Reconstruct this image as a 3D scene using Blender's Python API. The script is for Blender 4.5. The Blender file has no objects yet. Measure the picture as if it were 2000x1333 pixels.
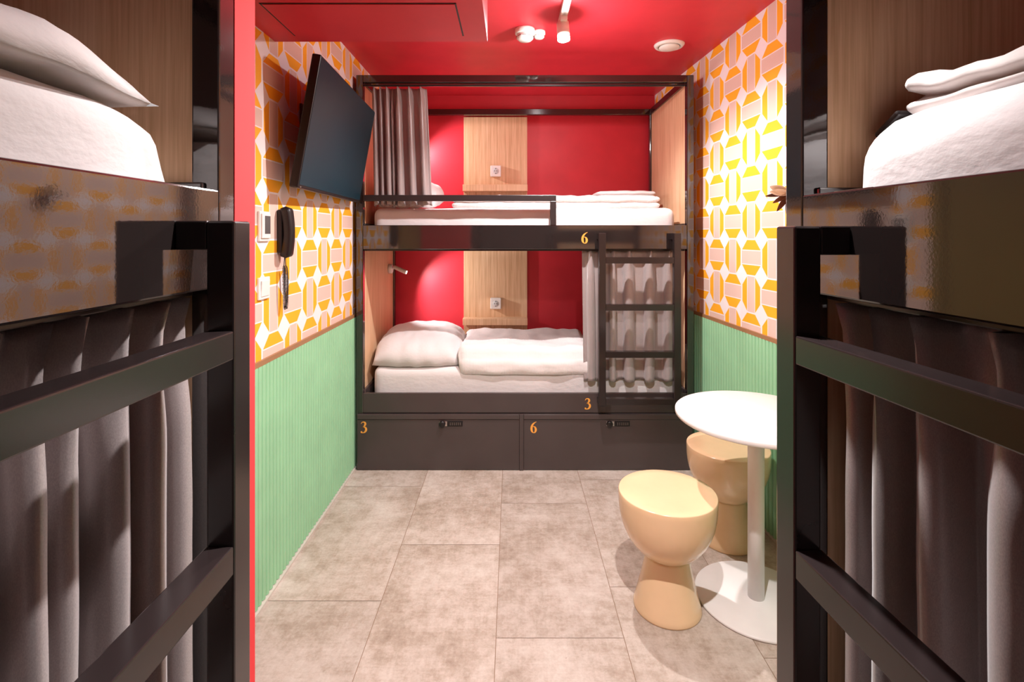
import bpy, bmesh, math, random
from mathutils import Vector, Matrix, noise
random.seed(7)
SC = bpy.context.scene
COL = SC.collection
PI = math.pi
V = Vector

# ------------------------------------------------------------------ helpers
def lin(c):
    return tuple((v/12.92 if v <= .04045 else ((v+.055)/1.055)**2.4) for v in [x/255 for x in c])

class MB:
    """collects shapes into one bmesh, builds one mesh object"""
    def __init__(self):
        self.bm = bmesh.new()
    def _geom(self, verts, faces, mat=0, smooth=False):
        vs = [self.bm.verts.new(v) for v in verts]
        fs = []
        for f in faces:
            try:
                fc = self.bm.faces.new([vs[i] for i in f])
                fc.material_index = mat; fc.smooth = smooth
                fs.append(fc)
            except ValueError:
                pass
        return vs, fs
    def box(self, a, b, bevel=0.0, mat=0, rot=None, piv=None, seg=2):
        x0, x1 = sorted((a[0], b[0])); y0, y1 = sorted((a[1], b[1])); z0, z1 = sorted((a[2], b[2]))
        vs = [V((x, y, z)) for x in (x0, x1) for y in (y0, y1) for z in (z0, z1)]
        if rot is not None:
            p = V(piv) if piv is not None else V(((x0+x1)/2, (y0+y1)/2, (z0+z1)/2))
            vs = [p + rot @ (v-p) for v in vs]
        v, f = self._geom(vs, [(0,1,3,2),(4,6,7,5),(0,4,5,1),(2,3,7,6),(0,2,6,4),(1,5,7,3)], mat)
        if bevel > 0:
            es = list({e for fc in f for e in fc.edges})
            r = bmesh.ops.bevel(self.bm, geom=es, offset=bevel, segments=seg, affect='EDGES', profile=.5)
            for fc in r['faces']: fc.material_index = mat
        return self
    def lathe(self, prof, c=(0,0,0), n=64, mat=0, axis=None, smooth=True):
        """prof: list of (r,z), closed on axis when r==0; axis: direction of z"""
        q = V((0,0,1)).rotation_difference(V(axis)).to_matrix() if axis is not None else Matrix.Identity(3)
        c = V(c); rings = []
        for r, z in prof:
            if r < 1e-7:
                rings.append([self.bm.verts.new(c + q @ V((0,0,z)))])
            else:
                rings.append([self.bm.verts.new(c + q @ V((r*math.cos(2*PI*k/n), r*math.sin(2*PI*k/n), z))) for k in range(n)])
        for a, b in zip(rings, rings[1:]):
            for k in range(n):
                k2 = (k+1) % n
                if len(a) == 1 and len(b) == 1: continue
                if len(a) == 1: vs = (a[0], b[k], b[k2])
                elif len(b) == 1: vs = (a[k], b[0], a[k2])
                else: vs = (a[k], b[k], b[k2], a[k2])
                f = self.bm.faces.new(vs); f.material_index = mat; f.smooth = smooth
        return self
    def tube(self, pts, r, n=10, mat=0, cap=True):
        pts = [V(p) for p in pts]
        rr = r if isinstance(r, (list, tuple)) else [r]*len(pts)
        up = None; rings = []
        for i, p in enumerate(pts):
            t = (pts[min(i+1, len(pts)-1)] - pts[max(i-1, 0)]).normalized()
            if up is None:
                up = t.orthogonal().normalized()
            else:
                up = (up - t*up.dot(t)).normalized()
            w = t.cross(up)
            rings.append([self.bm.verts.new(p + rr[i]*(math.cos(2*PI*k/n)*up + math.sin(2*PI*k/n)*w)) for k in range(n)])
        for a, b in zip(rings, rings[1:]):
            for k in range(n):
                f = self.bm.faces.new((a[k], a[(k+1)%n], b[(k+1)%n], b[k])); f.smooth = True; f.material_index = mat
        if cap:
            for rg in (rings[0], rings[-1]):
                f = self.bm.faces.new(rg); f.material_index = mat
        return self
    def grid(self, fn, nu, nv, mat=0, smooth=True, closed=False):
        g = [[self.bm.verts.new(fn(i/nu, j/nv)) for j in range(nv+1)] for i in range(nu+1)]
        for i in range(nu):
            for j in range(nv):
                f = self.bm.faces.new((g[i][j], g[i+1][j], g[i+1][j+1], g[i][j+1])); f.smooth = smooth; f.material_index = mat
        return g
    def prism(self, pts2, fn, d0, d1, mat=0):
        """polygon in 2d extruded; fn(a,b,d)->xyz"""
        n = len(pts2)
        v0 = [self.bm.verts.new(fn(a, b, d0)) for a, b in pts2]; v1 = [self.bm.verts.new(fn(a, b, d1)) for a, b in pts2]
        fs = [self.bm.faces.new(v0), self.bm.faces.new(v1)]
        for i in range(n):
            fs.append(self.bm.faces.new((v0[i], v0[(i+1)%n], v1[(i+1)%n], v1[i])))
        for f in fs: f.material_index = mat
        return self
    def build(self, name, mats, parent=None, off=(0,0,0), merge=False, uv=None):
        bm = self.bm
        if merge: bmesh.ops.remove_doubles(bm, verts=bm.verts, dist=1e-5)
        bmesh.ops.recalc_face_normals(bm, faces=bm.faces)
        o = V(off)
        if uv:
            lay = bm.loops.layers.uv.new('UVMap')
            for f in bm.faces:
                for l in f.loops: l[lay].uv = uv(l.vert.co)
        for v in bm.verts: v.co -= o
        me = bpy.data.meshes.new(name); bm.to_mesh(me); bm.free()
        ob = bpy.data.objects.new(name, me); COL.objects.link(ob)
        for m in (mats if isinstance(mats, (list, tuple)) else [mats]): me.materials.append(m)
        if parent: ob.parent = parent
        elif any(off): ob.location = o
        return ob

def tag(o, label=None, cat=None, group=None, kind=None):
    if label: o['label'] = label
    if cat: o['category'] = cat
    if group: o['group'] = group
    if kind: o['kind'] = kind
    return o
def empty(name, loc=(0,0,0), rz=0, label=None, cat=None, group=None):
    o = bpy.data.objects.new(name, None); COL.objects.link(o)
    o.empty_display_size = .1
    o.location = loc; o.rotation_euler = (0,0,rz)
    return tag(o, label, cat, group)

# ------------------------------------------------------------------ materials
def nt_mat(name):
    m = bpy.data.materials.new(name); m.use_nodes = True
    nt = m.node_tree; b = nt.nodes['Principled BSDF']
    return m, nt, b
def link(nt, a, b): nt.links.new(a, b)
def coords(nt, scale=(1,1,1), kind='Object', rot=(0,0,0)):
    tc = nt.nodes.new('ShaderNodeTexCoord'); mp = nt.nodes.new('ShaderNodeMapping')
    mp.inputs['Scale'].default_value = scale; mp.inputs['Rotation'].default_value = rot
    link(nt, tc.outputs[kind], mp.inputs['Vector']); return mp.outputs['Vector']
def noise_n(nt, vec, scale, detail=4, rough=.5):
    n = nt.nodes.new('ShaderNodeTexNoise'); n.inputs['Scale'].default_value = scale
    n.inputs['Detail'].default_value = detail; n.inputs['Roughness'].default_value = rough
    if vec is not None: link(nt, vec, n.inputs['Vector'])
    return n.outputs['Fac']
def ramp(nt, fac, stops):
    r = nt.nodes.new('ShaderNodeValToRGB'); el = r.color_ramp.elements
    el[0].position, el[0].color = stops[0][0], (*stops[0][1], 1)
    el[1].position, el[1].color = stops[-1][0], (*stops[-1][1], 1)
    for p, c in stops[1:-1]:
        e = el.new(p); e.color = (*c, 1)
    link(nt, fac, r.inputs['Fac']); return r.outputs['Color']
def bump(nt, b, h, strength, dist=.002):
    n = nt.nodes.new('ShaderNodeBump'); n.inputs['Strength'].default_value = strength; n.inputs['Distance'].default_value = dist
    link(nt, h, n.inputs['Height']); link(nt, n.outputs['Normal'], b.inputs['Normal'])
def mix(nt, fac, a, b, blend='MIX'):
    n = nt.nodes.new('ShaderNodeMix'); n.data_type = 'RGBA'; n.blend_type = blend
    for sock, v in ((n.inputs[0], fac), (n.inputs[6], a), (n.inputs[7], b)):
        if hasattr(v, 'links'): link(nt, v, sock)
        elif isinstance(v, (int, float)): sock.default_value = v
        else: sock.default_value = (*v, 1)
    return n.outputs[2]
def math_n(nt, op, a, b=None, c=None):
    n = nt.nodes.new('ShaderNodeMath'); n.operation = op
    for i, v in enumerate((a, b, c)):
        if v is None: continue
        if hasattr(v, 'links'): link(nt, v, n.inputs[i])
        else: n.inputs[i].default_value = v
    return n.outputs[0]

def simple(name, rgb, rough=.5, spec=.5, metal=0, emit=None, estr=0, nscale=None, nstr=.1, coat=0, ndist=.001):
    m, nt, b = nt_mat(name)
    vec = coords(nt)
    f = noise_n(nt, vec, 6, 3)
    c = lin(rgb)
    link(nt, ramp(nt, f, [(.3, tuple(x*.95 for x in c)), (.7, tuple(min(1, x*1.05) for x in c))]), b.inputs['Base Color'])
    b.inputs['Roughness'].default_value = rough; b.inputs['Metallic'].default_value = metal
    b.inputs['Specular IOR Level'].default_value = spec
    b.inputs['Coat Weight'].default_value = coat
    if emit:
        b.inputs['Emission Color'].default_value = (*lin(emit), 1); b.inputs['Emission Strength'].default_value = estr
    if nscale: bump(nt, b, noise_n(nt, vec, nscale, 2), nstr, ndist)
    return m

M = {}
M['red'] = simple('red_paint', (214, 50, 64), .42, .4, nscale=220, nstr=.06)
M['red_part'] = simple('red_partition_paint', (226, 66, 68), .85, .2, nscale=220, nstr=.06)
M['black'] = simple('black_lacquer_metal', (40, 33, 32), .055, .5, nscale=260, nstr=.05, ndist=.0005)
M['black'].node_tree.nodes['Principled BSDF'].inputs['IOR'].default_value = 1.9
M['black_satin'] = simple('black_satin_steel', (48, 40, 40), .3, .45, nscale=300, nstr=.08)
M['ladder'] = simple('black_powder_coat', (40, 32, 32), .2, .5, nscale=240, nstr=.06, ndist=.0005)
M['locker'] = simple('locker_charcoal_lacquer', (72, 62, 61), .25, .45, nscale=200, nstr=.05)
M['white_plastic'] = simple('white_plastic', (236, 230, 226), .35, .5)
M['white_table'] = simple('white_table_lacquer', (232, 228, 226), .4, .4, nscale=300, nstr=.05)
M['stool'] = simple('cream_gloss_resin', (236, 200, 160), .2, .5, coat=.3)
M['rubber'] = simple('dark_plastic', (30, 24, 24), .4, .4)
M['screen'] = simple('screen_glass', (18, 48, 60), .35, .3)
M['steel'] = simple('satin_steel', (190, 186, 182), .3, .5, metal=1)
M['gold'] = simple('orange_vinyl', (240, 166, 72), .5, .4)
M['socket_face'] = simple('socket_grey_inset', (206, 204, 204), .4, .4)
M['display'] = simple('grey_display', (88, 84, 84), .25, .5)
M['green_led'] = simple('green_indicator', (60, 220, 140), .4, .4, emit=(60, 230, 150), estr=2)
M['lens'] = simple('lamp_lens', (255, 240, 220), .4, .4, emit=(255, 236, 214), estr=60)
M['lens_small'] = simple('reading_lens', (255, 240, 220), .4, .4, emit=(255, 232, 205), estr=90)
M['olive'] = simple('olive_door_paint', (124, 104, 54), .45, .4)
M['green'] = simple('green_panel_paint', (152, 204, 162), .45, .35, nscale=150, nstr=.05)
M['trim'] = simple('brown_wood_strip', (158, 116, 80), .5, .4, nscale=90, nstr=.1)
M['skirt'] = simple('pale_skirting', (206, 198, 188), .5, .4)
M['grout'] = simple('grout', (140, 112, 90), .8, .2)
M['petal_white'] = simple('petal_white', (245, 240, 236), .6, .3)
M['petal_brown'] = simple('petal_brown', (108, 66, 46), .5, .4)
M['plain_wall'] = simple('plain_wall_paint', (205, 198, 194), .6, .3)

def wood(name, c0, c1, c2):
    m, nt, b = nt_mat(name)
    v1 = coords(nt, (70, 70, 2.2)); v2 = coords(nt, (7, 7, .8)); v3 = coords(nt, (260, 260, 7))
    a = noise_n(nt, v1, 1, 5, .6); bb = noise_n(nt, v2, 1, 3); cc = noise_n(nt, v3, 1, 2)
    s = math_n(nt, 'MULTIPLY_ADD', a, .5, math_n(nt, 'MULTIPLY', bb, .28))
    s = math_n(nt, 'MULTIPLY_ADD', cc, .22, s)
    link(nt, ramp(nt, s, [(.36, lin(c0)), (.49, lin(c1)), (.62, lin(c2))]), b.inputs['Base Color'])
    b.inputs['Roughness'].default_value = .5; b.inputs['Specular IOR Level'].default_value = .35
    bump(nt, b, cc, .12, .001)
    return m
M['wood'] = wood('light_oak_laminate', (202, 156, 117), (226, 184, 145), (240, 204, 169))

def linen(name, rgb, stripe=False):
    m, nt, b = nt_mat(name); c = lin(rgb)
    vec = coords(nt)
    f = noise_n(nt, vec, 9, 3)
    link(nt, ramp(nt, f, [(.3, tuple(x*.97 for x in c)), (.7, c)]), b.inputs['Base Color'])
    b.inputs['Roughness'].default_value = .75; b.inputs['Specular IOR Level'].default_value = .2
    b.inputs['Sheen Weight'].default_value = .25
    w = nt.nodes.new('ShaderNodeTexNoise'); w.inputs['Scale'].default_value = 26; w.inputs['Detail'].default_value = 4
    link(nt, coords(nt, (1, 1, 1.6)), w.inputs['Vector'])
    h = w.outputs['Fac']
    if stripe:
        wv = nt.nodes.new('ShaderNodeTexWave'); wv.inputs['Scale'].default_value = 32; wv.wave_profile = 'SIN'
        link(nt, coords(nt), wv.inputs['Vector'])
        h = math_n(nt, 'MULTIPLY_ADD', wv.outputs['Fac'], .25, h)
    bump(nt, b, h, .35, .006)
    return m
M['linen'] = linen('white_cotton', (230, 223, 223))
M['duvet'] = linen('white_striped_cotton', (236, 229, 228), True)
M['grey_cotton'] = linen('pale_grey_cotton', (214, 206, 203))

def satin(name, rgb):
    m, nt, b = nt_mat(name); c = lin(rgb)
    f = noise_n(nt, coords(nt, (900, 900, 420)), 1, 2)
    link(nt, ramp(nt, f, [(.25, tuple(x*.82 for x in c)), (.75, tuple(x*1.15 for x in c))]), b.inputs['Base Color'])
    b.inputs['Roughness'].default_value = .32; b.inputs['Specular IOR Level'].default_value = .75
    b.inputs['Sheen Weight'].default_value = .3; b.inputs['Metallic'].default_value = .0
    bump(nt, b, f, .08, .0006)
    return m
M['curtain'] = satin('taupe_satin', (164, 151, 150))

def wallpaper(name, u0, v0, a):
    """octagons split by a pink band, alternately upright and lying, white diamonds between; UV in metres"""
    m, nt, b = nt_mat(name)
    uvn = nt.nodes.new('ShaderNodeUVMap'); uvn.uv_map = 'UVMap'
    sp = nt.nodes.new('ShaderNodeSeparateXYZ'); link(nt, uvn.outputs['UV'], sp.inputs[0])
    mt = lambda *k: math_n(nt, *k)
    gu = mt('MULTIPLY_ADD', sp.outputs[0], 1/a, .5 - u0/a); gv = mt('MULTIPLY_ADD', sp.outputs[1], 1/a, .5 - v0/a)
    iu, iv = mt('FLOOR', gu), mt('FLOOR', gv)
    fu = mt('ABSOLUTE', mt('SUBTRACT', mt('SUBTRACT', gu, iu), .5)); fv = mt('ABSOLUTE', mt('SUBTRACT', mt('SUBTRACT', gv, iv), .5))
    par = mt('FLOORED_MODULO', mt('ADD', iu, iv), 2)            # 0: upright band
    inv = mt('SUBTRACT', 1, par)
    x = mt('ADD', mt('MULTIPLY', fu, inv), mt('MULTIPLY', fv, par))
    y = mt('ADD', mt('MULTIPLY', fv, inv), mt('MULTIPLY', fu, par))
    g = .025
    inx = mt('LESS_THAN', x, mt('MULTIPLY_ADD', par, .025, .450))
    iny = mt('LESS_THAN', y, .5-g*.6)
    cut = mt('LESS_THAN', mt('ADD', x, y), .682)
    inside = mt('MULTIPLY', mt('MULTIPLY', inx, iny), cut)
    band = mt('LESS_THAN', x, .190-g*.4)
    side = mt('GREATER_THAN', x, .190+g*.7)
    line_fine = noise_n(nt, coords(nt, (1, 1, 1), 'UV'), 400, 2)
    white = lin((240, 230, 232)); orange = lin((252, 174, 6)); pink = lin((224, 192, 178))
    c = mix(nt, mt('MULTIPLY', inside, side), white, orange)
    c = mix(nt, mt('MULTIPLY', inside, band), c, pink)
    c = mix(nt, mt('MULTIPLY', line_fine, .06), c, (.9, .8, .8))
    link(nt, c, b.inputs['Base Color'])
    b.inputs['Roughness'].default_value = .6; b.inputs['Specular IOR Level'].default_value = .25
    return m
M['paper_l'] = wallpaper('geometric_wallpaper_left', 2.527, 1.539, .1925)
M['paper_r'] = wallpaper('geometric_wallpaper_right', 2.489, 2.114, .1925)

def tile_mat():
    m, nt, b = nt_mat('stone_look_tile')
    at = nt.nodes.new('ShaderNodeAttribute'); at.attribute_name = 'tile_rand'; at.attribute_type = 'GEOMETRY'
    tc = nt.nodes.new('ShaderNodeTexCoord')
    ad = nt.nodes.new('ShaderNodeVectorMath'); ad.operation = 'MULTIPLY_ADD'
    link(nt, at.outputs['Color'], ad.inputs[0]); ad.inputs[1].default_value = (37, 53, 11); link(nt, tc.outputs['Object'], ad.inputs[2])
    vec = ad.outputs[0]
    big = noise_n(nt, vec, 3.2, 6, .62); mid = noise_n(nt, vec, 17, 8, .72); fine = noise_n(nt, vec, 90, 4, .7)
    st = nt.nodes.new('ShaderNodeMapping'); st.inputs['Scale'].default_value = (1.2, 22, 1); link(nt, vec, st.inputs[0])
    st2 = nt.nodes.new('ShaderNodeMapping'); st2.inputs['Scale'].default_value = (22, 1.6, 1); link(nt, vec, st2.inputs[0])
    streak = noise_n(nt, st.outputs[0], 3, 5, .7); streak2 = noise_n(nt, st2.outputs[0], 3, 5, .7)
    s = math_n(nt, 'MULTIPLY', big, .36); s = math_n(nt, 'MULTIPLY_ADD', mid, .32, s); s = math_n(nt, 'MULTIPLY_ADD', fine, .14, s)
    s = math_n(nt, 'MULTIPLY_ADD', streak, .09, s); s = math_n(nt, 'MULTIPLY_ADD', streak2, .09, s)
    c = ramp(nt, s, [(.36, lin((140, 122, 108))), (.46, lin((172, 156, 143))), (.53, lin((192, 178, 168))), (.63, lin((210, 200, 191)))])
    pit = ramp(nt, noise_n(nt, vec, 34, 7, .75), [(.655, (1,1,1)), (.70, (.55,.46,.40))])
    c = mix(nt, .7, c, pit, 'MULTIPLY')
    sepc = nt.nodes.new('ShaderNodeSeparateColor'); link(nt, at.outputs['Color'], sepc.inputs[0])
    tone = math_n(nt, 'MULTIPLY_ADD', sepc.outputs[0], .14, .93)
    vm = nt.nodes.new('ShaderNodeVectorMath'); vm.operation = 'SCALE'; link(nt, c, vm.inputs[0]); link(nt, tone, vm.inputs['Scale'])
    link(nt, vm.outputs[0], b.inputs['Base Color'])
    b.inputs['Roughness'].default_value = .5; b.inputs['Specular IOR Level'].default_value = .35
    bump(nt, b, mid, .12, .001)
    return m
M['tile'] = tile_mat()

# ------------------------------------------------------------------ room shell
H = 2.589
LX = -.997                       # left wall plane beyond the partition
NX = -1.365                      # left wall plane of the bed niche
BY = 4.133                       # back wall
FY = -1.75                       # wall behind the viewer
def rx(y): return 1.264 - .0671*(y-2.451)      # right wall plane (slightly askew)

def shell_box(name, a, b, m, kind='structure', uv=None, parent=None):
    o = MB().box(a, b).build(name, m, parent, uv=uv)
    if kind and not parent: o['kind'] = kind
    return o
# floor of large tiles
mb = MB(); T = mb.bm
rl = T.loops.layers.float_color.new('tile_rand')
w_t, l_t = .4635, .932
offs = {0: .179, 1: .551, 2: .923, 3: .261, 4: .835, 5: .30, -1: .62}
g = .0022
for k in range(-1, 6):
    xa, xb = -.985 + k*w_t + g/2, -.985 + (k+1)*w_t - g/2
    for j in range(-3, 5):
        ya, yb = offs[k] + j*l_t + g/2, offs[k] + (j+1)*l_t - g/2
        xa_, xb_, ya_, yb_ = max(xa, -1.4), min(xb, 1.56), max(ya, -1.8), min(yb, 4.15)
        if xb_ <= xa_ or yb_ <= ya_: continue
        vs = [T.verts.new(p) for p in ((xa_, ya_, 0), (xb_, ya_, 0), (xb_, yb_, 0), (xa_, yb_, 0))]
        f = T.faces.new(vs); r = (random.random(), random.random(), random.random(), 1)
        for l in f.loops: l[rl] = r
mb.box((-1.45, -1.85, -.08), (1.6, 4.2, -.0015), mat=1)
fl = mb.build('floor', [M['tile'], M['grout']]); tag(fl, kind='structure')

ceil = shell_box('ceiling', (-1.45, -1.85, H), (1.62, 4.2, H+.1), M['red'])
mb = MB().box((LX, .8975, 2.275), (-.103, 2.154, H))
bulk = mb.build('bulkhead', M['red'], ceil)
mb = MB().box((-.88, 1.80, 2.271), (-.202, 2.086, 2.275), .0015)
mb.build('access_panel', M['red'], bulk)
mb = MB()                                           # dark shadow gap round the panel
for a, b in (((-.888, 1.793), (-.196, 1.80)), ((-.202, 1.793), (-.196, 2.09)), ((-.888, 2.086), (-.196, 2.09)), ((-.888, 1.793), (-.88, 2.09))):
    mb.box((a[0], a[1], 2.2742), (b[0], b[1], 2.2762))
mb.build('panel_gap', M['rubber'], bulk)

wb = shell_box('wall_back', (-1.1, BY, 0), (1.4, BY+.1, H), M['red'])
wl = shell_box('wall_left', (LX-.1, .8975, 0), (LX, BY, H), M['paper_l'], uv=lambda c: (c.y, c.z))
wn = shell_box('wall_niche', (NX-.1, FY, 0), (NX, .832, H), M['plain_wall'])
wp = shell_box('wall_partition', (NX-.1, .832, 0), (-.4505, .8975, H), M['red_part'])
wf = shell_box('wall_front', (NX-.1, FY-.1, 0), (1.7, FY, H), M['plain_wall'])
# right wall as a slanted slab
mb = MB()
d = (V((rx(BY), BY, 0)) - V((rx(FY), FY, 0))).normalized(); nrm = V((d.y, -d.x, 0))
p0, p1 = V((rx(FY), FY, 0)), V((rx(BY), BY, 0))
vs = [p0, p1, p1+nrm*.1, p0+nrm*.1]
mb._geom([v for v in vs] + [v+V((0,0,H)) for v in vs], [(0,1,5,4),(1,2,6,5),(2,3,7,6),(3,0,4,7),(0,3,2,1),(4,5,6,7)])
wr = mb.build('wall_right', M['paper_r'], uv=lambda c: (c.y*1.0022, c.z)); tag(wr, kind='structure')

# fluted green wainscot
def wainscot(parent, P, L, side):
    """P(s, out, z): s along wall, out from wall"""
    pitch = .031; n = int(L/pitch); mb = MB(); prof = []
    for k in range(n):
        for q in range(7):
            t = q/6 if k == n-1 else q/7
            prof.append(((k+t)*pitch, .002 + .0125*max(0, math.sin(PI*t))**.55))
    z0, z1 = .012, .944
    top = [mb.bm.verts.new(P(s, o, z1)) for s, o in prof]; bot = [mb.bm.verts.new(P(s, o, z0)) for s, o in prof]
    topb = [mb.bm.verts.new(P(s, 0, z1)) for s, o in prof]
    for i in range(len(prof)-1):
        mb.bm.faces.new((bot[i], bot[i+1], top[i+1], top[i])).smooth = False
        mb.bm.faces.new((top[i], top[i+1], topb[i+1], topb[i]))
    return mb.build('wainscot', M['green'], parent)
wainscot(wl, lambda s, o, z: V((LX+o, 1.93+s, z)), BY-1.93-.005, 1)
wainscot(wr, lambda s, o, z: p1 - d*s - nrm*o + V((0,0,z)), 3.1, -1)
t1 = shell_box('trim_1', (LX, 1.93, .944), (LX+.011, BY-.002, .965), M['trim'])
mb = MB(); q0 = p1 - d*3.1
vs = [p1 - d*.002, q0, q0-nrm*.011, p1-nrm*.011-d*.002]
mb._geom([v+V((0,0,.944)) for v in vs] + [v+V((0,0,.965)) for v in vs], [(0,1,5,4),(1,2,6,5),(2,3,7,6),(3,0,4,7),(0,3,2,1),(4,5,6,7)])
t2 = mb.build('trim_2', M['trim']); tag(t2, kind='structure')
sk = shell_box('baseboard_left', (LX, 1.93, 0), (LX+.023, BY-.002, .010), M['skirt'])
mb = MB(); vs = [p1 - d*.002, q0, q0-nrm*.016, p1-nrm*.016-d*.002]
mb._geom([v for v in vs] + [v+V((0,0,.012)) for v in vs], [(0,1,5,4),(1,2,6,5),(2,3,7,6),(3,0,4,7),(0,3,2,1),(4,5,6,7)])
sk2 = mb.build('baseboard_right', M['skirt']); tag(sk2, kind='structure')
# bathroom door, out of direct sight behind the partition but mirrored in the lacquered boards
dr = MB().box((LX, 1.00, .005), (LX+.02, 1.84, 2.2), .003).build('door_1', M['olive']); tag(dr, kind='structure')
mb = MB()
for a, b in (((.94,), (1.0,)), ((1.84,), (1.90,))):
    mb.box((LX, a[0], 0), (LX+.03, b[0], 2.26), .003)
mb.box((LX, .94, 2.2), (LX+.03, 1.90, 2.26), .003)
mb.build('door_frame', M['olive'], dr)
MB().box((LX+.02, 1.06, 1.02), (LX+.06, 1.08, 1.04), .003).box((LX+.05, 1.06, 1.02), (LX+.065, 1.18, 1.04), .004).build('door_handle', M['steel'], dr)

# ------------------------------------------------------------------ digits (serif figures, ribbons of changing width)
def catmull(P, n=10):
    out = []
    Q = [P[0]] + list(P) + [P[-1]]
    for i in range(1, len(Q)-2):
        a, b, c, e = Q[i-1], Q[i], Q[i+1], Q[i+2]
        for k in range(n):
            t = k/n
            out.append(tuple(.5*((2*b[j]) + (-a[j]+c[j])*t + (2*a[j]-5*b[j]+4*c[j]-e[j])*t*t + (-a[j]+3*b[j]-3*c[j]+e[j])*t**3) for j in range(len(b))))
    out.append(tuple(P[-1])); return out
def ribbon(mb, pts, fn, d0, d1):
    L, R = [], []
    for i, (x, y, w) in enumerate(pts):
        a, b = pts[max(i-1, 0)], pts[min(i+1, len(pts)-1)]
        tx, ty = b[0]-a[0], b[1]-a[1]; l = math.hypot(tx, ty) or 1
        L.append((x-ty/l*w/2, y+tx/l*w/2)); R.append((x+ty/l*w/2, y-tx/l*w/2))
    for i in range(len(pts)-1):
        mb.prism([L[i], L[i+1], R[i+1], R[i]], fn, d0, d1)
def disc2(mb, cx, cy, r, fn, d0, d1):
    mb.prism([(cx+r*math.cos(k*PI/8), cy+r*math.sin(k*PI/8)) for k in range(16)], fn, d0, d1)
def digit(ch, parent, ctr, h, off):
    """ctr: centre (x,y,z) in parent coordinates, facing -y"""
    mb = MB()
    fn = lambda a, b, dd: V((ctr[0] + (a-.31)*h, ctr[1]-dd, ctr[2] + (b-.5)*h))
    if ch == '3':
        P = [(.10,.80,.03), (.18,.93,.06), (.31,.96,.08), (.44,.90,.14), (.46,.76,.17), (.38,.62,.11), (.24,.53,.05)]
        ribbon(mb, catmull(P, 6), fn, 0, .0012)
        P = [(.24,.54,.05), (.40,.52,.11), (.52,.40,.17), (.51,.22,.18), (.40,.08,.12), (.24,.03,.06), (.10,.06,.10)]
        ribbon(mb, catmull(P, 6), fn, 0, .0012)
        disc2(mb, .13, .095, .075, fn, 0, .0013)
    else:
        P = [(.56,.985,.03), (.40,.90,.08), (.25,.76,.14), (.15,.56,.18), (.13,.34,.19), (.18,.15,.15), (.30,.035,.06), (.42,.08,.12), (.49,.22,.18), (.49,.38,.18), (.42,.52,.12), (.32,.575,.05), (.2,.52,.04)]
        ribbon(mb, catmull(P, 6), fn, 0, .0012)
    return mb.build('number', M['gold'], parent, off=off)

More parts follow.
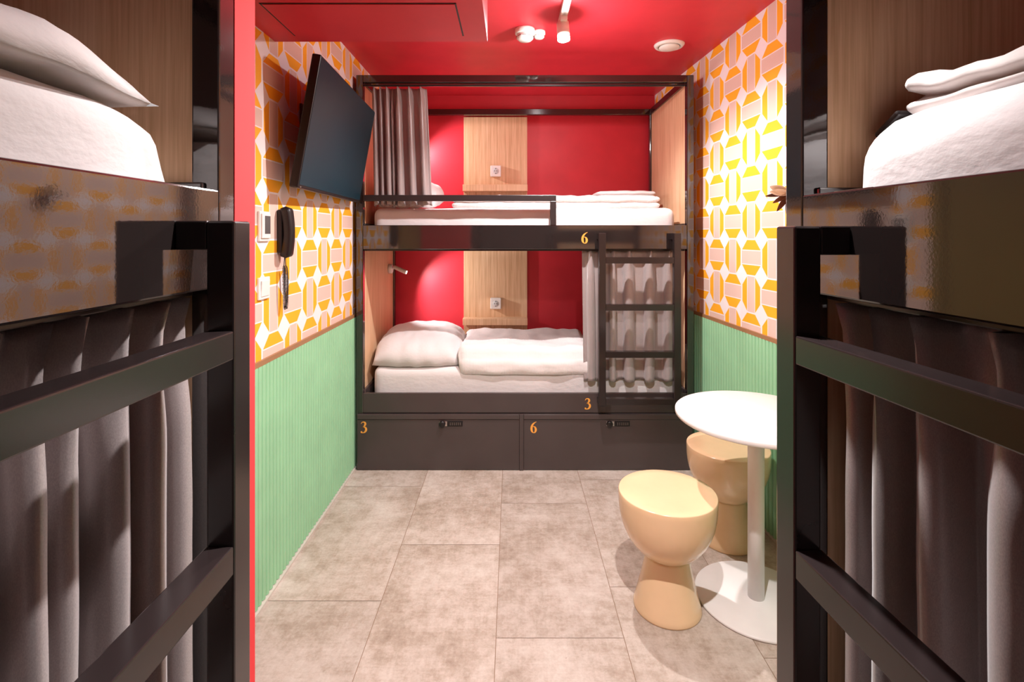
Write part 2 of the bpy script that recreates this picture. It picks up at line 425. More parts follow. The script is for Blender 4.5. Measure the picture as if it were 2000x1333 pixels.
# ------------------------------------------------------------------ bunk beds
L_B, D_B, PW = 2.104, .90, .043
class Bunk: pass
def bunk(origin, rz, s, label, dz=0, detail=False):
    B = Bunk(); B.s = s; B.o = V((origin[0], origin[1], 0)); B.rz = rz; B.dz = dz
    root = empty('bunk_bed', B.o, rz, label, 'bunk bed', 'black framed bunk beds'); B.root = root
    def bx(mb, u0, u1, w0, w1, z0, z1, bev=.003, mat=0): mb.box((s*u0, w0, z0), (s*u1, w1, z1), bev, mat); return mb
    B.bx = bx
    for u in (0, L_B-PW):
        for w in (0, D_B-PW):
            bx(MB(), u, u+PW, w, w+PW, 0, 2.46).build('post', M['black'], root)
    for w in (0, D_B-PW):
        bx(MB(), PW, L_B-PW, w, w+PW, 2.415, 2.46).build('top_rail', M['black'], root)
    for u in (0, L_B-PW):
        bx(MB(), u, u+PW, PW, D_B-PW, 2.415, 2.46).build('top_rail', M['black'], root)
    bt, bb = 1.5235+dz, 1.3735+dz
    B.bt, B.bb = bt, bb
    B.board = bx(MB(), PW, L_B-PW, 0, .022, bb, bt).build('side_board', M['black'], root)
    B.lboard = bx(MB(), PW, L_B-PW, 0, .022, .353, .476).build('side_board', M['locker'], root)
    for u in (.034, L_B-.05):
        bx(MB(), u, u+.016, .022, D_B-PW, bb, bt+.012).build('end_board', M['black'], root)
        bx(MB(), u, u+.016, .022, D_B-PW, .353, .49).build('end_board', M['locker'], root)
    for z0, z1 in ((bb+.05, bb+.075), (.40, .425)):
        bx(MB(), .05, L_B-.05, .022, D_B-PW, z0, z1).build('bed_base', M['black_satin'], root)
    for u in (.012, L_B-.03):
        bx(MB(), u, u+.018, PW, D_B-PW, bt+.0, 2.415, .001).build('end_panel', M['wood'], root)
        bx(MB(), u, u+.018, PW, D_B-PW, .476, bb, .001).build('end_panel', M['wood'], root)
    # guard rail with a turned-down end
    mb = MB(); gu = .857
    bx(mb, gu, L_B-PW, -.002, .036, 1.674+dz, 1.712+dz); bx(mb, gu, gu+.038, -.002, .036, bt, 1.674+dz)
    mb.build('guard_rail', M['black_satin'], root)
    for z in (2.402, bb-.012):
        bx(MB(), PW, L_B-PW, .04, .058, z, z+.012, .002).build('curtain_rail', M['black_satin'], root)
    # lockers below
    bx(MB(), .012, L_B-.012, .022, D_B-PW, .012, .34, .002).build('locker_body', M['locker'], root)
    mid = L_B/2 + .022
    bx(MB(), mid-.013, mid+.013, -.017, .022, .0, .349, .003).build('locker_divider', M['locker'], root)
    for u0, u1, n, lk in ((.014, mid-.013, '6', .476), (mid+.013, L_B-.01, '3', 1.513)):
        dbm = MB(); bx(dbm, u0, u1, -.012, .022, .003, .316); door = dbm.build('locker_door', M['locker'], root)
        bx(MB(), u0, u1, -.018, .022, .318, .349, .004).build('locker_strip', M['locker'], root)
        if detail:
            xk = s*lk
            k = MB()
            k.box((xk-.072, -.0165, .276), (xk-.022, -.012, .306), .002, mat=0)
            k.box((xk-.022, -.0165, .2745), (xk+.074, -.012, .3075), .002, mat=1)
            k.lathe([(0,-.014),(.018,-.014),(.02,-.010),(.02,0)], (xk-.052, -.0165, .291), 24, 1, axis=(0,1,0))
            k.box((xk-.018, -.0195, .279), (xk+.07, -.0165, .303), .002, mat=1)
            for r in range(2):
                for c in range(6):
                    k.box((xk-.004+c*.0125, -.0203, .2855+r*.009), (xk-.0005+c*.0125, -.0195, .289+r*.009), 0, 0)
            k.build('keypad_lock', [M['steel'], M['rubber']], door)
            digit(n, door, (s*(u1-.040) if n == '3' else s*(u1-.062), -.012, .268), .072, (0,0,0))
    if detail:
        digit('6', B.board, (.452-1.133, 0, 1.444), .072, (0,0,0))
        digit('3', B.lboard, (.470-1.133, 0, .410), .070, (0,0,0))
    B.mat = Matrix.Translation(B.o) @ Matrix.Rotation(rz, 4, 'Z')
    return B
def put(o, B, base):
    """object whose mesh is in bunk coordinates minus base -> world"""
    o.location = B.mat @ V(base); o.rotation_euler = (0,0,B.rz)

def ladder(B, label):
    s = B.s; dz = B.dz; u0, u1 = .105, .605; w0, w1 = -.08, -.0425
    base = V((s*(u0+u1)/2, w0, .42))
    root = empty('ladder', (0,0,0), 0, label, 'ladder', 'black ladders hooked on the bunks'); put(root, B, base)
    zt = 1.4735+dz
    for a in (u0, u1-.043):
        mb = MB(); B.bx(mb, a, a+.043, w0, w1, .42, zt); mb.build('upright', M['ladder'], root, off=base)
        mb = MB(); B.bx(mb, a+.0005, a+.0425, w1, -.0005, zt-.039, zt, .002); mb.build('hook', M['ladder'], root, off=base)
        mb = MB(); B.bx(mb, a+.0005, a+.0425, w1, -.0005, .42, .455, .002); mb.build('spacer', M['ladder'], root, off=base)
    for k in range(4):
        z = 1.3265 + dz - .287*k
        mb = MB(); B.bx(mb, u0+.043, u1-.043, w0+.0005, w1, z-.038, z, .002); mb.build('rung', M['ladder'], root, off=base)
    return root

# ------------------------------------------------------------------ soft things
def soft_box(size, r, n=(40, 24, 8), fn=None, flat=False):
    """rounded box centred at x,y, z from 0; fn(p, q) -> displaced p (q: unit position)"""
    sx, sy, sz = size; mb = MB(); bm = mb.bm
    vmap = {}
    def vert(i, j, k):
        key = (i, j, k)
        if key in vmap: return vmap[key]
        q = V((i/n[0]*2-1, j/n[1]*2-1, k/n[2]*2-1))
        p = V((q.x*sx/2, q.y*sy/2, q.z*sz/2))
        rr = min(r, sz/2-1e-4)
        c = V((max(-sx/2+rr, min(sx/2-rr, p.x)), max(-sy/2+rr, min(sy/2-rr, p.y)), (min(sz/2-rr, p.z) if flat else max(-sz/2+rr, min(sz/2-rr, p.z)))))
        dd = p-c
        if dd.length > 1e-9: p = c + dd.normalized()*rr
        p.z += sz/2
        if fn: p = fn(p, q)
        vmap[key] = bm.verts.new(p); return vmap[key]
    def face(a, b, c, e):
        try:
            f = bm.faces.new((a, b, c, e)); f.smooth = True
        except ValueError: pass
    for i in range(n[0]):
        for j in range(n[1]):
            for k in (0, n[2]): face(vert(i,j,k), vert(i+1,j,k), vert(i+1,j+1,k), vert(i,j+1,k))
    for i in range(n[0]):
        for k in range(n[2]):
            for j in (0, n[1]): face(vert(i,j,k), vert(i+1,j,k), vert(i+1,j,k+1), vert(i,j,k+1))
    for j in range(n[1]):
        for k in range(n[2]):
            for i in (0, n[0]): face(vert(i,j,k), vert(i,j+1,k), vert(i,j+1,k+1), vert(i,j,k+1))
    return mb
def N3(p, f, seed=0): return noise.noise(V((p.x*f + seed*7.3, p.y*f - seed*3.1, p.z*f + seed*1.7)))

def mattress(B, zb, zt, label, u0=.085, u1=2.025, w0=.085, w1=.845, r=.05, taper=0):
    sx, sy, sz = u1-u0, w1-w0, zt-zb
    seed = random.random()*9
    def fn(p, q):
        amp = .004 if q.z > -.8 else 0
        p = p.copy()
        p.x *= 1 + taper*(1-q.z)/2/(sx/2)
        p.z -= taper*.45*max(0, (abs(q.x)-.88)/.12)**2*(q.z+1)/2
        p.z += amp*(N3(p, 5, seed)*.8 + N3(p, 13, seed)*.4)
        p.y += .004*N3(p, 7, seed+3)*(abs(q.y) > .95); p.x += .004*N3(p, 7, seed+5)*(abs(q.x) > .95)
        return p
    mb = soft_box((sx, sy, sz), r, (72, 30, 10), fn, True)
    o = mb.build('mattress', M['linen']); tag(o, label, 'mattress', 'white sheeted mattresses')
    put(o, B, (B.s*(u0+u1)/2, (w0+w1)/2, zb)); return o

def pillow_mb(W, D, T, seed=0, n=44):
    mb = MB(); bm = mb.bm
    def pt(a, b, sgn):
        x, y = a*2-1, b*2-1
        ex = 1 - .07*(1-abs(y)**3)*0 - .05*(1-y*y); ey = 1 - .05*(1-x*x)
        X, Y = x*W/2*(1-.10*abs(y)**3+.03*abs(x*y)**8), y*D/2*(1-.10*abs(x)**3+.03*abs(x*y)**8)
        prof = max(0, (1-abs(x)**3))**.38 * max(0, (1-abs(y)**3))**.38
        z = T*.84*prof if sgn > 0 else -T*.06*prof
        p = V((X, Y, z))
        edge = max(abs(x), abs(y))
        wr = (.010*N3(p, 8, seed) + .006*N3(V((p.x*2.2, p.y*.7, 0)), 12, seed+2))*(prof*.7+.3*(edge < .98))
        ang = math.atan2(y, x)
        pin = .012*prof*(edge**3)*math.sin(ang*14+seed)*(1-prof)*2.2
        p.z += (wr + pin)*(1 if sgn > 0 else .6)
        return p
    idx = {}
    for sgn in (1, -1):
        for i in range(n+1):
            for j in range(n+1):
                if sgn < 0 and (i in (0, n) or j in (0, n)): idx[(sgn,i,j)] = idx[(1,i,j)]
                else: idx[(sgn,i,j)] = bm.verts.new(pt(i/n, j/n, sgn))
    for sgn in (1, -1):
        for i in range(n):
            for j in range(n):
                f = bm.faces.new([idx[(sgn,a,b)] for a, b in ((i,j),(i+1,j),(i+1,j+1),(i,j+1))]); f.smooth = True
    return mb
def pillow(B, u, w, z, W, D, T, label, rot=(0,0,0), seed=0, name='pillow', m='linen'):
    mb = pillow_mb(W, D, T, seed)
    from mathutils import Euler
    R = Euler(rot).to_matrix()
    zmin = 1e9
    for v in mb.bm.verts:
        v.co = R @ v.co; zmin = min(zmin, v.co.z)
    # rest on the surface: shift the lowest point to the base and flatten whatever would sink
    for v in mb.bm.verts: v.co.z -= zmin
    o = mb.build(name, M[m]); tag(o, label, 'pillow', 'white bed pillows')
    put(o, B, (B.s*u, w, z)); return o

def duvet(B, u0, u1, w0, w1, z, T, label, seed=0, droop=0, folds=1, name='duvet', cat='duvet', m='duvet', wob=1.0, grp=None, lift=0):
    sx, sy = abs(u1-u0), w1-w0
    def fn(p, q):
        p = p.copy()
        up = (q.z+1)/2
        hz = p.z
        puff = .014*N3(p, 5, seed) + .010*N3(p, 11, seed+4) + .004*N3(p, 24, seed+9)
        p.z += wob*puff*up
        if up > .05: p.z += lift*up*(q.y*.5+.5)
        for c in range(folds):                        # creases between the folded layers, all round
            zc = T*(c+1)/(folds+1)
            k = math.exp(-((hz-zc)/(.10*T))**2)
            side = max(abs(q.x)**12, abs(q.y)**12)
            p.y -= math.copysign(1, q.y)*.022*k*(abs(q.y)**12)
            p.x -= math.copysign(1, q.x)*.022*k*(abs(q.x)**12)
        if abs(q.y) > .9: p.y += wob*.014*N3(V((p.x, 0, p.z*2)), 7, seed+2)
        if abs(q.x) > .9: p.x += wob*.016*N3(V((0, p.y, p.z*2)), 8, seed+6)
        if droop and q.y < -.84:
            k = ((-q.y-.84)/.16)**1.5
            p.z -= droop*k
        return p
    mb = soft_box((sx, sy, T), T*.42, (56, 36, 14), fn)
    o = mb.build(name, M[m]); tag(o, label, cat, grp)
    put(o, B, (B.s*(u0+u1)/2, (w0+w1)/2, z)); return o

def curtain(B, u0, u1, w, z0, z1, nf, amp, seed, label, flare=0, taper=0, rnd=.5):
    rs = random.Random(seed)
    ws = [1+rnd*(rs.random()*2-1) for _ in range(nf)]; tot = sum(ws)
    cum = [0]
    for x in ws: cum.append(cum[-1]+x/tot)
    amps = [.65+.7*rs.random() for _ in range(nf)]; sk = [rs.uniform(-.6, .6) for _ in range(nf)]
    slip = [rs.uniform(-.35, .35) for _ in range(nf+1)]
    ns, nt = nf*16, 44
    mb = MB(); s = B.s
    def fold(a):
        for k in range(nf):
            if a <= cum[k+1] or k == nf-1:
                return k, (a-cum[k])/(cum[k+1]-cum[k])
    def f(a, t):
        k, ph = fold(a)
        ph0 = 2*PI*ph
        w8 = min(1, t/.22); w8 = w8*w8*(3-2*w8)
        A = amp*amps[k]*(1 - .5*(amps[k]-.65)*(1-w8))*(.55 + .45*w8 + .18*t)
        nxt = amps[(k+1) % nf]
        # omega-shaped folds hanging from pinch pleats
        dsp = A*(math.cos(ph0)*-.85 + .16*w8*math.sin(2*ph0+sk[k]))
        edgew = math.sin(PI*ph)**2
        dsp += (1-w8)*amp*.6*math.cos(2*PI*ph*2+sk[k]*2)*edgew
        dsp += amp*.35*max(0, 1-t/.05)*math.cos(2*PI*ph*4)
        dsp = dsp*edgew + (amp*-.6)*(1-edgew)
        aa = a + (slip[k]*(1-ph)+slip[k+1]*ph)*.35/nf*t
        uu = u0 + (u1-u0)*aa + .25*A*math.sin(2*ph0)*w8
        uu += flare*aa*t*(u1-u0) + taper*(1-aa)*(1-t)
        ripple = .0035*noise.noise(V((a*nf*.9, t*3, seed)))+.002*noise.noise(V((a*nf*2.2, t*7, seed+5)))
        z = z1 + (z0-z1)*t + .006*math.sin(ph0+k)*t
        return V((s*uu, w - dsp + ripple, z))
    mb.grid(f, ns, nt)
    o_base = V((s*(u0+u1)/2, w, z0))
    o = mb.build('curtain', M['curtain'], off=o_base); tag(o, label, 'curtain', 'taupe satin bunk curtains')
    put(o, B, o_base)
    md = o.modifiers.new('cloth', 'SOLIDIFY'); md.thickness = .0016; md.offset = 0
    return o

# back bunk ---------------------------------------------------------
BK = bunk((1.133, 3.189), 0, -1, 'black bunk bed along the red back wall with numbered lockers underneath', detail=True)
ladder(BK, 'short black ladder on the far bunk in front of its lower curtain')
ZL, ZU = .612, 1.636
mattress(BK, .425, ZL, 'white sheeted mattress on the lower bed of the far bunk')
mattress(BK, 1.449, ZU, 'white sheeted mattress on the upper bed of the far bunk')
pillow(BK, 1.763, .44, ZL-.002, .60, .70, .20, 'plump white pillow on the lower bed of the far bunk', (math.radians(5), 0, .02), 1)
duvet(BK, .60, 1.487, .062, .78, ZL-.004, .135, 'thick folded white duvet on the lower bed of the far bunk', 2, droop=.055, folds=0, grp='white folded duvets')
pillow(BK, 1.83, .46, ZU-.002, .40, .60, .18, 'white pillow half hidden by the curtain on the far top bunk', (math.radians(10), 0, 0), 3)
duvet(BK, .165, 1.53, .13, .76, ZU-.004, .085, 'long flat folded white duvet on the far top bunk', 5, folds=1, grp='white folded duvets', lift=.01)
duvet(BK, .115, .53, .42, .80, ZU+.083, .055, 'white folded towel lying on the duvet of the far top bunk', 6, folds=1, name='folded_towel', cat='towel', m='linen', wob=.5)
curtain(BK, 1.644, 2.034, .085, 1.650, 2.402, 7, .032, 23, 'gathered taupe curtain at the left end of the far top bunk', flare=-.04, taper=.036, rnd=.85)
curtain(BK, .085, .688, .052, .540, 1.362, 6, .027, 12, 'taupe curtain drawn behind the ladder of the far lower bunk')

# left bunk (foreground) --------------------------------------------
LF = bunk((-.45, .830), PI/2, -1, 'black lacquered bunk bed at the left edge of the photo beside the red partition', dz=.006)
ladder(LF, 'black ladder on the left foreground bunk')
mattress(LF, 1.455, 1.632, 'white mattress on top of the left foreground bunk beside the pillow', u0=.105, w0=.042, r=.035, taper=.058)
pillow(LF, .435, .40, 1.630, .70, .76, .102, 'white pillow on the upper bed of the left foreground bunk', (0, 0, 0), 4)
curtain(LF, .05, 1.05, .066, .50, 1.367, 19, .033, 21, 'taupe curtain hanging below the board of the left foreground bunk', rnd=.65)

# right bunk (foreground) -------------------------------------------
RT = bunk((.4475, .838), -PI/2 + .070, 1, 'black lacquered bunk bed at the right edge of the photo by the patterned wall', dz=-.001)
ladder(RT, 'black ladder on the right foreground bunk')
mattress(RT, 1.448, 1.632, 'white mattress on top of the right foreground bunk under the folded duvet', u0=.072, w0=.045, r=.07, taper=.012)
duvet(RT, .095, 1.0, .11, .74, 1.630, .058, 'thin grey-white duvet folded on the upper bed of the right foreground bunk', 8, folds=1, m='grey_cotton', grp='white folded duvets', wob=2.0)
curtain(RT, .06, 1.05, .068, .50, 1.360, 12, .036, 31, 'dark taupe curtain hanging below the board of the right foreground bunk', rnd=.5)
st = MB().box((-.026, -.034, 0), (.026, .034, .010), .004).build('strap', M['rubber'])
tag(st, 'black strap lying on the mattress corner at the end of the folded duvet', 'strap'); put(st, RT, (.082, .14, 1.622)); st.rotation_euler = (Matrix.Rotation(RT.rz, 3, 'Z') @ Matrix.Rotation(math.radians(-32), 3, 'Y')).to_euler()

# ------------------------------------------------------------------ oak panels with shelf and socket
def shelf_panel(z0, z1, zs, label):
    base = V((-.133, BY, z0))
    r = empty('shelf_panel', base, 0, label, 'wall panel', 'oak shelf panels behind the far bunk')
    MB().box((-.387, BY-.024, z0), (.122, BY, z1), .001).build('panel', M['wood'], r, off=base)
    MB().box((-.387, BY-.115, zs-.052), (.122, BY-.024, zs), .002).build('shelf', M['wood'], r, off=base)
    zc = zs+.112; y = BY-.024
    mb = MB().box((-.172, y-.042, zc-.044), (-.087, y, zc+.044), .005)
    so = mb.build('power_socket', M['white_plastic'], r, off=base)
    mb = MB().lathe([(.0, -.001), (.021, -.001), (.024, .0012), (.024, .002)], (-.1295, y-.0435, zc), 32, 0, axis=(0,1,0))
    for dx in (-.0095, .0095):
        mb.lathe([(0,-.0016),(.0035,-.0016),(.0035,0)], (-.1295+dx, y-.0435, zc), 12, 1, axis=(0,1,0))
    for dzz in (-.02, .02):
        mb.box((-.1325, y-.045, zc+dzz-.003), (-.1265, y-.043, zc+dzz+.003), 0, 1)
    mb.build('socket_inset', [M['socket_face'], M['rubber']], so, off=base)
shelf_panel(1.46, 2.41, 1.860, 'pale oak panel with shelf and white socket behind the far top bunk')
shelf_panel(.45, 1.385, .805, 'pale oak panel with shelf and white socket behind the far lower bunk')

# ------------------------------------------------------------------ reading lamps
def aim(o, dv): o.rotation_euler = V(dv).to_track_quat('-Z', 'Y').to_euler()
def lamp(kind, name, loc, energy, color, radius, dv=None, angle=None, blend=.5):
    l = bpy.data.lights.new(name, kind); l.energy = energy; l.color = color; l.shadow_soft_size = radius
    if kind == 'SPOT': l.spot_size = math.radians(angle); l.spot_blend = blend
    o = bpy.data.objects.new(name, l); COL.objects.link(o); o.location = loc
    if dv: aim(o, dv)
    return o
WARM = (1.0, .96, .95)
def reading_lamp(z, label, e):
    base = V((-.9405, 3.91, z))
    r = empty('reading_lamp', base, 0, label, 'lamp', 'white reading lamps inside the far bunk')
    MB().lathe([(0,0),(.036,0),(.036,.024),(.033,.028),(0,.028)], base, 32, axis=(1,0,0)).build('wall_mount', M['white_plastic'], r, off=base)
    tip = base + V((.150, -.03, -.030)); kn = base + V((.045, -.006, .012))
    MB().tube([base+V((.026,0,0)), base+V((.036,-.002,.006)), kn], .008, 12).build('arm', M['white_plastic'], r, off=base)
    dv = (tip-kn).normalized()
    MB().lathe([(0,0),(.012,0),(.015,.006),(.016,.10),(.0145,.112),(.0125,.112),(.0125,.106)], kn-dv*.006, 24, axis=dv).build('lamp_head', M['white_plastic'], r, off=base)
    MB().lathe([(0,.1065),(.0125,.1065)], kn-dv*.006, 24, axis=dv).build('lens', M['lens_small'], r, off=base)
    lo = lamp('SPOT', 'reading_light', kn+dv*.112, e, WARM, .012, (dv.x, dv.y+.42, dv.z-.12), 130, .6)
reading_lamp(1.205, 'small white reading lamp lit on the left panel of the far lower bunk', 20)
reading_lamp(2.21, 'white reading lamp behind the curtain of the far top bunk', 20)

# ------------------------------------------------------------------ television
def television():
    base = V((LX, 2.60, 1.92))
    r = empty('television', base, 0, 'large black flat television tilted out from the patterned left wall', 'television')
    y0, y1 = 2.128, 3.125
    nt_, nb = V((-.797, 0, 2.214)), V((-.893, 0, 1.657))
    up = (nt_-nb).normalized(); hgt = (nt_-nb).length
    out = V((up.z, 0, -up.x))                           # screen normal, facing out and down
    R = Matrix((( 0, up.x, out.x), (1, 0, 0), (0, up.z, out.z)))   # local (along wall, up, out)
    c = (nt_+nb)/2 + V((-.018, (y0+y1)/2, 0)); W = y1-y0
    yaw = Matrix.Rotation(math.radians(2.4), 3, 'Z'); R = yaw @ R
    def bx(mb, a, b, bev=.003, mat=0):
        m2 = MB().box(a, b, bev, mat)
        for v in m2.bm.verts: v.co = c + R @ v.co
        return m2
    bx(None, (-W/2, -hgt/2, -.038), (W/2, hgt/2, 0), .006).build('housing', M['rubber'], r, off=base)
    bx(None, (-W/2+.007, -hgt/2+.016, 0), (W/2-.007, hgt/2-.007, .0015), .0005).build('screen', M['screen'], r, off=base)
    bx(None, (-W/2+.02, -hgt/2+.004, 0), (-W/2+.034, -hgt/2+.010, .0015), .0003).build('maker_badge', M['steel'], r, off=base)
    bx(None, (-.22, -.2, -.058), (.22, .2, -.038), .01).build('back_bulge', M['rubber'], r, off=base)
    mb = MB().box((LX+.0005, 2.40, 1.74), (LX+.012, 2.80, 2.08), .002)
    q = c - out*.055
    for yy in (2.45, 2.75):
        mb.box((LX+.01, yy-.015, 1.93), (q.x+.006, yy+.015, 1.96), .002)
        mb.box((LX+.01, yy-.012, 2.02), (q.x+.02, yy+.012, 2.045), .002)
    mb.build('wall_bracket', M['black_satin'], r, off=base)
television()

# ------------------------------------------------------------------ door phone, thermostat, switch
def phone():
    base = V((LX, 2.190, 1.36))
    r = empty('door_phone', base, 0, 'black wall handset with coiled cord below the television', 'intercom')
    MB().box((LX, 2.165, 1.385), (LX+.022, 2.213, 1.57), .008, seg=3).build('cradle', M['rubber'], r, off=base)
    mb = MB(); n = 26; m = 16
    def f(a, b):
        t = a; z = 1.362 + .222*t
        bow = .016*math.sin(PI*t)                                     # bowed handset
        cx = LX + .030 + bow*.9; hw = .027*(.90+.10*abs(2*t-1)); dp = .020 + .004*abs(2*t-1)**2
        e = 1
        if t < .08: e = (1-((.08-t)/.08)**2)**.5
        if t > .92: e = (1-((t-.92)/.08)**2)**.5
        e = max(e, .02)
        an = 2*PI*b; ca, sa = math.cos(an), math.sin(an)
        sq = lambda v: math.copysign(abs(v)**.6, v)
        return V((cx + dp*e*sq(ca), 2.190 + hw*e*sq(sa), z))
    mb.grid(f, n, 32); mb.build('handset', M['rubber'], r, off=base, merge=True)
    MB().lathe([(0,0),(.003,0),(.0025,.002),(0,.0025)], (LX+.054, 2.203, 1.395), 12, axis=(1,0,-.2)).build('indicator_light', M['green_led'], r, off=base)
    # coiled cord hanging in a loop
    path = catmull([(2.150, 1.366), (2.146, 1.33), (2.146, 1.27), (2.150, 1.19), (2.160, 1.148), (2.171, 1.165), (2.176, 1.23), (2.172, 1.29), (2.162, 1.33), (2.158, 1.366)], 60)
    pts = []; acc = 0; prev = None
    for y, z in [(a+.035, b) for a, b in path]:
        if prev: acc += math.hypot(y-prev[0], z-prev[1])
        k = 1 if z < 1.322 else max(0, 1-(z-1.322)/.012)
        an = acc/.0062*2*PI; rad = .0058*k
        dy, dz_ = (0, 1) if not prev else (y-prev[0], z-prev[1])
        l = math.hypot(dy, dz_) or 1; nx = (-dz_/l, dy/l)
        pts.append((LX+.026+rad*math.sin(an), y+nx[0]*rad*math.cos(an), z+nx[1]*rad*math.cos(an)))
        prev = (y, z)
    MB().tube(pts, .0019, 6).build('cord', M['rubber'], r, off=base)
phone()
def plate(name, y0, y1, z0, z1, label, cat, disp):
    base = V((LX, (y0+y1)/2, z0))
    r = empty(name, base, 0, label, cat)
    MB().box((LX, y0, z0), (LX+.010, y1, z1), .003).build('plate', M['white_plastic'], r, off=base)
    if disp:
        MB().box((LX+.010, y0+.010, z0+.012), (LX+.016, y1-.010, z1-.010), .002).build('cover', M['white_plastic'], r, off=base)
        MB().box((LX+.016, y0+.030, z0+.030), (LX+.0168, y1-.013, z1-.018), .0003).build('display', M['display'], r, off=base)
    else:
        MB().box((LX+.010, y0+.012, z0+.012), (LX+.0145, y1-.012, z1-.012), .002, rot=Matrix.Rotation(.05, 3, 'Y')).build('rocker', M['white_plastic'], r, off=base)
plate('thermostat', 2.003, 2.092, 1.436, 1.556, 'white thermostat with grey display on the left wall', 'thermostat', True)
plate('light_switch', 2.000, 2.090, 1.205, 1.293, 'square white light switch below the thermostat', 'light switch', False)

# ------------------------------------------------------------------ ceiling fittings
def detector(x, y, rr, hh, label, n2='smoke_detector'):
    base = V((x, y, H))
    r = empty(n2, base, 0, label, 'smoke detector', 'smoke detectors on the red ceiling')
    MB().lathe([(0,0),(rr*.98,0),(rr,-hh*.12),(rr,-hh*.42),(rr*.93,-hh*.46),(0,-hh*.46)], base, 48).build('mounting_base', M['white_plastic'], r, off=base)
    MB().lathe([(0,-hh*.46),(rr*.80,-hh*.46),(rr*.80,-hh*.56),(rr*.86,-hh*.6),(rr*.84,-hh*.8),(rr*.62,-hh*.97),(0,-hh)], base, 48).build('sensor_head', M['white_plastic'], r, off=base)
    mb = MB()
    for k in range(10):
        a = 2*PI*k/10; a2 = a+.42
        q = [(rr*.865*math.cos(a+(a2-a)*i/4), rr*.865*math.sin(a+(a2-a)*i/4)) for i in range(5)]
        mb.tube([base+V((px, py, -hh*.70)) for px, py in q], rr*.02, 6)
    mb.build('vent_slots', M['rubber'], r, off=base)
detector(.071, 2.80, .054, .066, 'larger round white smoke detector on the red ceiling')
detector(.150, 2.83, .034, .042, 'smaller white detector between the larger detector and the spotlight')
base = V((.930, 3.03, H))
r = empty('air_vent', base, 0, 'round white air vent in the red ceiling above the far bunk', 'vent')
MB().lathe([(.062,-.002),(.066,-.016),(.080,-.013),(.087,-.004),(.088,0),(.0,0)], base, 64).build('rim', M['white_plastic'], r, off=base)
MB().lathe([(0,-.026),(.050,-.024),(.058,-.018),(.058,-.012),(0,-.010)], base, 64).build('valve_disc', M['white_plastic'], r, off=base)

tr = MB().box((.242, -.9, H-.030), (.278, 2.70, H), .002).box((.254, -.9, H-.031), (.266, 2.69, H-.028), 0, 1)
tr = tr.build('light_track', [M['white_plastic'], M['socket_face']], off=(.26, 2.7, H))
tag(tr, 'white light track running along the red ceiling', 'light track')
def spotlight(y, dv, label, e, angle=160, spill=10):
    base = V((.26, y, H-.030)); dv = V(dv).normalized()
    r = empty('spotlight', base, 0, label, 'spotlight', 'white spotlights on the ceiling track')
    MB().box(base+V((-.017,-.05,-.022)), base+V((.017,.05,0)), .002).build('adapter', M['white_plastic'], r, off=base)
    hc = base + V((0, 0, -.058))
    MB().tube([base+V((0,0,-.02)), hc], .008, 12).build('stem', M['white_plastic'], r, off=base)
    MB().lathe([(0,-.045),(.028,-.045),(.031,-.040),(.032,.050),(.029,.050),(.027,.042)], hc, 40, axis=dv).build('lamp_head', M['white_plastic'], r, off=base)
    MB().lathe([(0,.043),(.0275,.043)], hc, 32, axis=dv).build('lens', M['lens'], r, off=base)
    lamp('SPOT', 'track_light', hc+dv*.056, e, WARM, .022, dv, angle, .5 if angle > 150 else 1.0)
    lamp('POINT', 'lens_spill', hc+dv*.062, spill, WARM, .025)
spotlight(2.60, (.05, -.12, -1), 'lit white spotlight at the far end of the ceiling track', 120, 158, 21)
spotlight(.86, (-.14, .30, -1), 'white spotlight on the ceiling track above the foreground bunks', 232, 113, 1.5)

# ------------------------------------------------------------------ table and stools
def table():
    base = V((.977, 2.050, 0))
    r = empty('side_table', base, 0, 'round white pedestal table next to the right foreground bunk', 'table')
    R = .309; h = .745; t = .020
    MB().lathe([(0,h),(R-.003,h),(R,h-.003),(R,h-t+.004),(R-.004,h-t),(0,h-t)], base, 128).build('tabletop', M['white_table'], r, off=base)
    MB().lathe([(0,.012),(.031,.012),(.031,h-t),(0,h-t)], base, 48).build('pole', M['white_table'], r, off=base)
    MB().lathe([(0,0),(.228,0),(.231,.003),(.231,.009),(.227,.012),(0,.014)], base, 128).build('foot_plate', M['white_table'], r, off=base)
table()
def stool(x, y, label):
    base = V((x, y, 0))
    r = empty('stool', base, 0, label, 'stool', 'cream mushroom shaped stools')
    prof = [(0,.4525),(.15,.4525),(.1835,.4522),(.1862,.4512),(.1874,.4488),(.1876,.43),(.187,.40),(.184,.37),(.178,.34),(.168,.31),(.154,.28),(.136,.255),(.113,.230),(.092,.215),(.084,.209),(0,.209)]
    MB().lathe(prof, base, 96).build('seat', M['stool'], r, off=base)
    prof = [(0,.209),(.082,.209),(.084,.200),(.089,.170),(.098,.130),(.108,.09),(.118,.05),(.126,.02),(.130,.008),(.129,.001),(.126,0),(0,0)]
    MB().lathe(prof, base, 96).build('pedestal', M['stool'], r, off=base)
stool(.611, 2.017, 'glossy cream mushroom shaped stool in front of the table')
stool(1.035, 2.457, 'glossy cream mushroom shaped stool half behind the table pole')

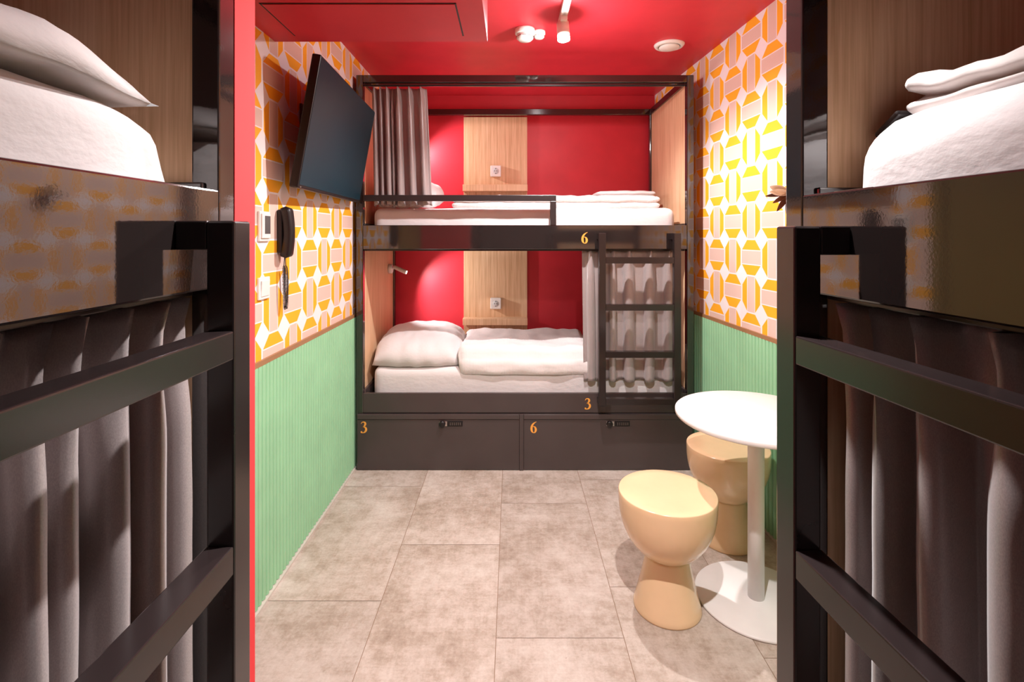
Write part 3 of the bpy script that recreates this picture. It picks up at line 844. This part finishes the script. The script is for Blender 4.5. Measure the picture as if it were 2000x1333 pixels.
# ------------------------------------------------------------------ dried flower by the right wall
def flower():
    y = 2.36; c = V((.545*y, y, 1.46+.082*y)); wallp = V((rx(y+.03), y+.03, c.z-.03))
    r = empty('wall_flower', c, 0, 'dried flower with white and brown petals sticking out behind the right bunk post', 'flower')
    def petal(p, tip, wid, cup, mat, name):
        p, tip = V(p), V(tip); ax = (tip-p); sd = ax.cross(V((0,1,.25))).normalized()*1; nn = ax.cross(sd).normalized()
        mb = MB()
        def f(a, b):
            w = wid*math.sin(PI*min(1, a*.93+.05))**.8
            k = b*2-1
            return p + ax*a + sd*(w*k) + nn*(cup*(k*k-.5)*w*3 - .15*ax.length*math.sin(PI*a)*.6)
        mb.grid(f, 12, 6); o = mb.build(name, mat, r, off=c)
        md = o.modifiers.new('thick', 'SOLIDIFY'); md.thickness = .0015
    for tip, w, m in (((-.108, -.02, .030), .020, 'petal_white'), ((-.112, -.025, .006), .016, 'petal_white'), ((-.112, .015, -.012), .010, 'petal_brown'),
                      ((-.09, -.01, -.045), .012, 'petal_brown'), ((-.066, .0, -.082), .014, 'petal_brown'), ((-.02, 0, -.10), .014, 'petal_brown'), ((.02, -.02, .07), .018, 'petal_white')):
        petal(c, c+V(tip), w, .3, M[m], 'petal')
    MB().tube([c, c+V((.012, .005, -.015)), wallp], [.006, .004, .004], 8).build('stem', M['petal_brown'], r, off=c)
flower()

# ------------------------------------------------------------------ camera, world, view
cam = bpy.data.cameras.new('camera'); cam.sensor_width = 36; cam.lens = 18.0; cam.shift_y = (460-666.5)/2000
cam.clip_start = .02
co = bpy.data.objects.new('camera', cam); COL.objects.link(co)
co.location = (0, 0, 1.46); co.rotation_euler = (PI/2, 0, 0)
SC.camera = co
w = bpy.data.worlds.new('world'); SC.world = w; w.use_nodes = True
w.node_tree.nodes['Background'].inputs['Color'].default_value = (.05, .045, .045, 1)
w.node_tree.nodes['Background'].inputs['Strength'].default_value = .3
vs = SC.view_settings
vs.view_transform = 'Standard'; vs.look = 'None'; vs.gamma = 1; vs.use_curve_mapping = False; vs.exposure = 0.0
